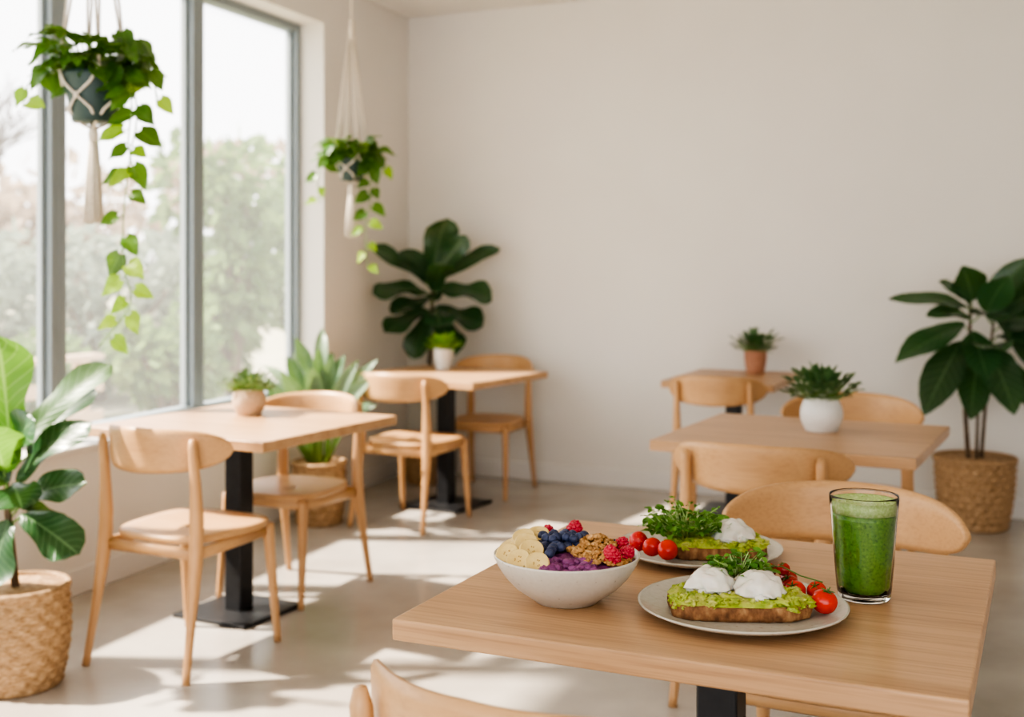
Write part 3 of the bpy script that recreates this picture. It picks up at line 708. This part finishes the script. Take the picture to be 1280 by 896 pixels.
# ---------------------------------------------------------------- garden outside
M_grass=noisy('lawn',[(.3,(.26,.27,.16)),(.7,(.45,.40,.31))],scale=1.2,rough=1,bump=0)
mb=MB(); box(mb,-70,-4.3,-30,70,-.3,-.12); mb.build('garden_ground',[M_grass],smooth=False)
def outleaf(name,ca,cb,tint): return leafmat(name,ca,cb,cb,0,.35,.6,2,.2,tint)
M_b1=outleaf('shrub_leaf',(.07,.14,.05),(.24,.34,.13),(.32,.48,.13)); M_b2=outleaf('shrub_leaf_grey',(.17,.22,.17),(.33,.38,.30),(.38,.45,.34)); M_b3=outleaf('autumn_leaf',(.30,.23,.17),(.48,.38,.28),(.5,.4,.3))  # garden haze is mixed into the paler leaf colours
random.seed(99)
def shrub(name,loc,rx,ry,h,n,ls,m,trunk=True):
    e=empty(name,loc); mb=MB(); subs=[(V((U(-.6,.6)*rx,U(-.6,.6)*ry,U(.25,.85)*h)),U(.25,.5)) for _ in range(9)]
    for i in range(n):
        c,k=random.choice(subs); d=V((random.gauss(0,1),random.gauss(0,1),random.gauss(0,1))).normalized()
        p=c+V((d.x*rx,d.y*ry,d.z*h*.5))*k*U(.6,1)
        if p.z<.02: p.z=U(.05,.4)*h
        if p.z>h: p.z=h*U(.8,1)
        D=(d+V((U(-1,1),U(-1,1),U(-1,.5)))).normalized(); s=ls*U(.6,1.3); sd=D.cross(V((U(-1,1),U(-1,1),U(-1,1)))).normalized()
        mb.add([p,p+D*s*.5+sd*s*.28,p+D*s,p+D*s*.5-sd*s*.28],[(0,1,2,3)])
    mb.build('foliage',[m],e,False)
    t=MB()
    for c,k in subs: tube(t,[(0,0,-.02),(c.x*.4,c.y*.4,c.z*.5),c],[.05,.035,.015],6)
    t.build('branches',[M_trunk],e)
for (x,y,r,h,m,ls) in [(-7.9,10.4,.75,2.8,M_b1,.2),(-7.6,11.8,1.0,2.9,M_b1,.22),(-9.3,9.9,1.3,1.85,M_b2,.18),(-10.5,9.2,1.4,1.75,M_b2,.18),(-11.4,8.0,1.5,1.7,M_b1,.18),(-9.9,11.4,1.5,2.0,M_b2,.2),
   (-11.8,6.4,1.5,1.9,M_b2,.18),(-11.5,4.6,1.5,2.2,M_b1,.18),(-11.8,2.8,1.5,1.8,M_b1,.18),(-7.6,9.0,.6,1.2,M_b1,.15),(-8.6,8.4,.7,.9,M_b1,.14)]:
    shrub('garden_shrub',(x,y,-.12),r,r,h,1500,ls,m)
for (x,y,r,h) in [(-22,24,5,4.6),(-28,20,5,4.8),(-31,14,5,5.5),(-17,28,4,4.6),(-33,7,5,5.5)]:
    shrub('autumn_tree',(x,y,-.12),r,r,h,1600,.5,M_b3)
def branch(mb,p,d,L,r,dep):
    q=p+d*L; m=(p+q)/2+V((U(-1,1),U(-1,1),U(-.3,.3)))*L*.07
    tube(mb,[p,m,q],[r,r*.82,r*.62],6 if dep>3 else 4,cap=False)
    if dep==0: return
    for k in range(3 if dep>1 else 2):
        D=(d+V((U(-1,1),U(-1,1),U(-.35,.6)))*.8).normalized(); branch(mb,q if k else m.lerp(q,.6),D,L*U(.6,.85),r*.6,dep-1)
M_bt=noisy('pale_bark',[(.3,(.08,.06,.05)),(.7,(.14,.105,.085))],scale=8,rough=1,bump=0)
for (x,y) in [(-13.6,12.2),(-14.6,10.6),(-15.6,9.2)]:
    mb=MB(); branch(mb,V((0,0,-.02)),V((.03,0,1)),1.35,.15,6); mb.build('bare_tree',[M_bt],loc=(x,y,-.12))
M_fen=wood('fence_wood',(.40,.29,.20),(.5,.37,.26),(.56,.42,.31),axis=1,rough=.8)
e=empty('wooden_fence',(-6.5,0,-.12)); mb=MB()
for i in range(7): box(mb,-.045,.045,1.0+i*.95,1.09+i*.95,0,.78)
for z in (.30,.54): box(mb,.045,.07,.9,6.9,z,z+.10)
box(mb,-.06,.08,.9,6.9,.78,.82)
mb.build('fence_boards',[M_fen],e,False)
# ---------------------------------------------------------------- light
w=bpy.data.worlds.new('World'); bpy.context.scene.world=w; w.use_nodes=True
bg=w.node_tree.nodes['Background']; bg.inputs[0].default_value=(.98,.98,1,1); bg.inputs[1].default_value=1.9
s=bpy.data.lights.new('sun','SUN'); s.energy=10; s.angle=d2(2.4); s.color=(1,.89,.75)
so=bpy.data.objects.new('sun',s); col.objects.link(so)
el=d2(47); hd=V((.93,.36)).normalized(); dv=V((hd.x*math.cos(el),hd.y*math.cos(el),-math.sin(el)))
so.rotation_euler=dv.to_track_quat('-Z','Y').to_euler(); so.location=(-8,0,8)
# ---------------------------------------------------------------- camera
c=bpy.data.cameras.new('camera'); co=bpy.data.objects.new('camera',c); col.objects.link(co)
co.location=(0,0,1.37); co.rotation_euler=(math.pi/2,0,CAMR); c.sensor_width=36; c.lens=1485/1280*36; c.shift_y=-118/1280; c.clip_start=.05; c.clip_end=300
c.dof.use_dof=True; c.dof.focus_distance=2.12; c.dof.aperture_fstop=3.0
bpy.context.scene.camera=co
bpy.context.scene.view_settings.view_transform='AgX'
bpy.context.scene.view_settings.look='AgX - High Contrast'
bpy.context.scene.view_settings.exposure=0.82
